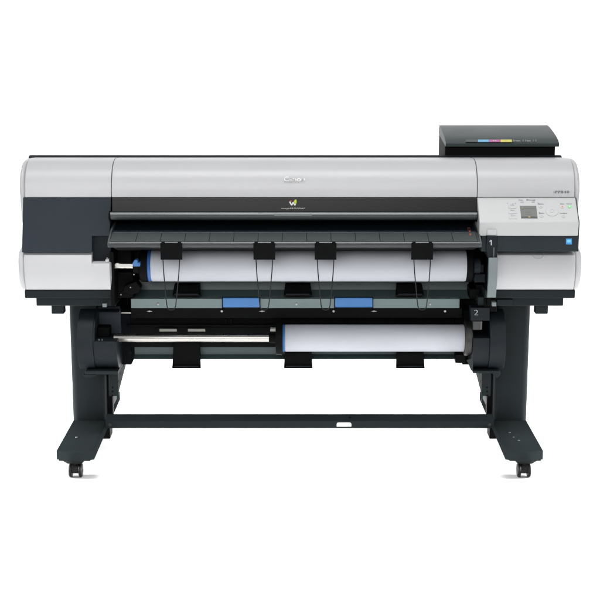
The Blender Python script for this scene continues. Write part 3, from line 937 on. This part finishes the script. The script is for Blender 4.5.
RU, YU = .0500, -.245
xa, xb = X(150.2, 267, YU - RU), X(467.2, 267, YU - RU)
zu = (Z(251.2, YU - .02) + Z(283.0, YU - .035)) / 2
U = empty("paper_roll", "wide white paper roll in the upper holder, hanging wire loops in front of it", "paper roll", (0, 0, 0), "white paper rolls")
def paper(o, xa, xb, y, z, r):
    b = B().lathe(y, z, [(xa, .026), (xa, r - .001), (xa + .0012, r), (xb - .0012, r), (xb, r - .001), (xb, .026)], 96)
    b.build("paper", PAPER, o, sharp=50)


paper(U, xa, xb, YU, zu, RU)
B().lathe(YU, zu, [(xa - .0105, .03), (xa - .0105, RU - .001), (xa - .006, RU + .001), (xa - .0008, RU - .0015), (xa - .0008, .03)], 64).build("gasket", DBLUE, U)
x1 = xa - .0108
B().lathe(YU, zu, [(x1 - .0265, .02), (x1 - .0265, RU * .92), (x1 - .022, RU + .002), (x1 - .001, RU + .002), (x1, RU), (x1, .02)], 64).build("holder_flange", BLACK, U, .001)
x2 = x1 - .027
B().lathe(YU, zu, [(x2 - .020, .014), (x2 - .020, .024), (x2, .026), (x2, .014)], 40).build("holder_hub", BLACK, U, .001)
B().lathe(YU - .012, zu + .003, [(X(112.5, 267, YU), .0115), (x2 - .0200, .0115)], 32).build("spindle_rod", CHROME, U)
lvb = B()
yl = -.315
pp = [(X(a, b_, yl), Z(b_, yl)) for a, b_ in ((132.2, 263.6), (134.2, 260.2), (136.6, 259.6), (138.0, 261.4), (137.4, 262.6), (139.8, 262.4), (140.0, 266.4), (133.4, 266.6))]
lvb.prism(pp, yl, yl + .03)
lvb.build("lock_lever", BLUE, U, .0015)
x3 = xb + .001
B().lathe(YU, zu, [(x3, .02), (x3, RU + .002), (x3 + .018, RU + .002), (x3 + .022, RU * .9), (x3 + .022, .02)], 64).build("holder_flange", BLACK, U, .001)
B().lathe(YU, zu, [(x3 + .0225, .012), (x3 + .0225, .025), (x3 + .045, .025), (x3 + .045, .012)], 40).build("holder_hub", DARK, U, .001)

L_ = empty("paper_roll", "shorter white paper roll in the lower holder with a bare steel rod at its left", "paper roll", (0, 0, 0), "white paper rolls")
RL_, YL = .0435, -.215
zl = (Z(326.0, YL - .02) + Z(353.6, YL - .03)) / 2
xa, xb = X(285.0, 340, YL - RL_), X(465.2, 340, YL - RL_)
paper(L_, xa, xb, YL, zl, RL_)
B().lathe(YL, zl, [(xa - .0085, .025), (xa - .0085, RL_ - .001), (xa - .004, RL_ + .001), (xa - .0008, RL_ - .001), (xa - .0008, .025)], 64).build("gasket", BLUE, L_)
x1 = xa - .0088
B().lathe(YL, zl, [(x1 - .021, .02), (x1 - .021, .0525), (x1 - .019, .0545), (x1 - .002, .0545), (x1, .053), (x1, .02)], 64).build("holder_flange", BLACK, L_, .001)
x2 = x1 - .0212
B().lathe(YL, zl, [(x2 - .022, .0132), (x2 - .022, .0158), (x2, .0165), (x2, .0132)], 40).build("holder_collar", BLACK, L_, .001)
B().lathe(YL, zl, [(X(114.0, 340, YL), .0125), (X(114.5, 340, YL), .0130), (x2 - .0222, .0130)], 40).build("spindle_rod", CHROME, L_)
block("lock_lever", 270.4, 328.6, 276.0, 331.4, -.245, -.225, SLOTW, L_, .001)
x3 = xb + .0008
B().lathe(YL, zl, [(x3, .02), (x3, .0535), (x3 + .002, .0560), (x3 + .020, .0560), (x3 + .024, .052), (x3 + .024, .02)], 64).build("holder_flange", mat("warm black plastic", (.011, .0105, .009), .45, mottled=.1), L_, .001)

# ================================================================== light
def area(name, loc, target, sx, sy, power, spread=180, col=(1, 1, 1)):
    l = bpy.data.lights.new(name, "AREA")
    l.shape = "RECTANGLE"; l.size = sx; l.size_y = sy
    l.energy = power; l.spread = math.radians(spread); l.color = col
    o = bpy.data.objects.new(name, l); COL.objects.link(o)
    o.location = loc
    d = Vector(target) - Vector(loc)
    o.rotation_euler = d.to_track_quat("-Z", "Y").to_euler()
    return o


W = bpy.data.worlds.new("World"); SC.world = W
W.use_nodes = True
bg = W.node_tree.nodes["Background"]
bg.inputs["Color"].default_value = (0.97, 0.985, 1.0, 1)
bg.inputs["Strength"].default_value = 0.48
area("key_softbox", (-0.6, -5.2, 2.3), (0, -.3, .8), 2.6, 1.4, 98)
area("backdrop_light", (0, 1.0, 4.2), (0, 2.9, 0.9), 7.0, .6, 140, 110)
area("floor_light_back", (0, 2.6, 3.0), (0, 0.7, 0.0), 6.0, .6, 65, 34)
area("floor_light_front", (0, -1.7, 3.8), (0, -1.05, 0.0), 5.0, .5, 29, 40)
area("side_light", (-3.4, -.6, 0.9), (-.5, -.4, 0.0), 2.2, 0.35, 12, 22)
area("side_light", (3.4, -.6, 0.9), (.5, -.4, 0.0), 2.2, 0.35, 12, 22)
area("top_softbox", (0, -1.0, 3.3), (0, -.25, .98), 2.6, .35, 2.0, 24)

SC.view_settings.view_transform = "Standard"
SC.view_settings.look = "None"
SC.view_settings.exposure = 0.0
SC.view_settings.gamma = 1.0
SC.cycles.max_bounces = 8
SC.cycles.use_denoising = True
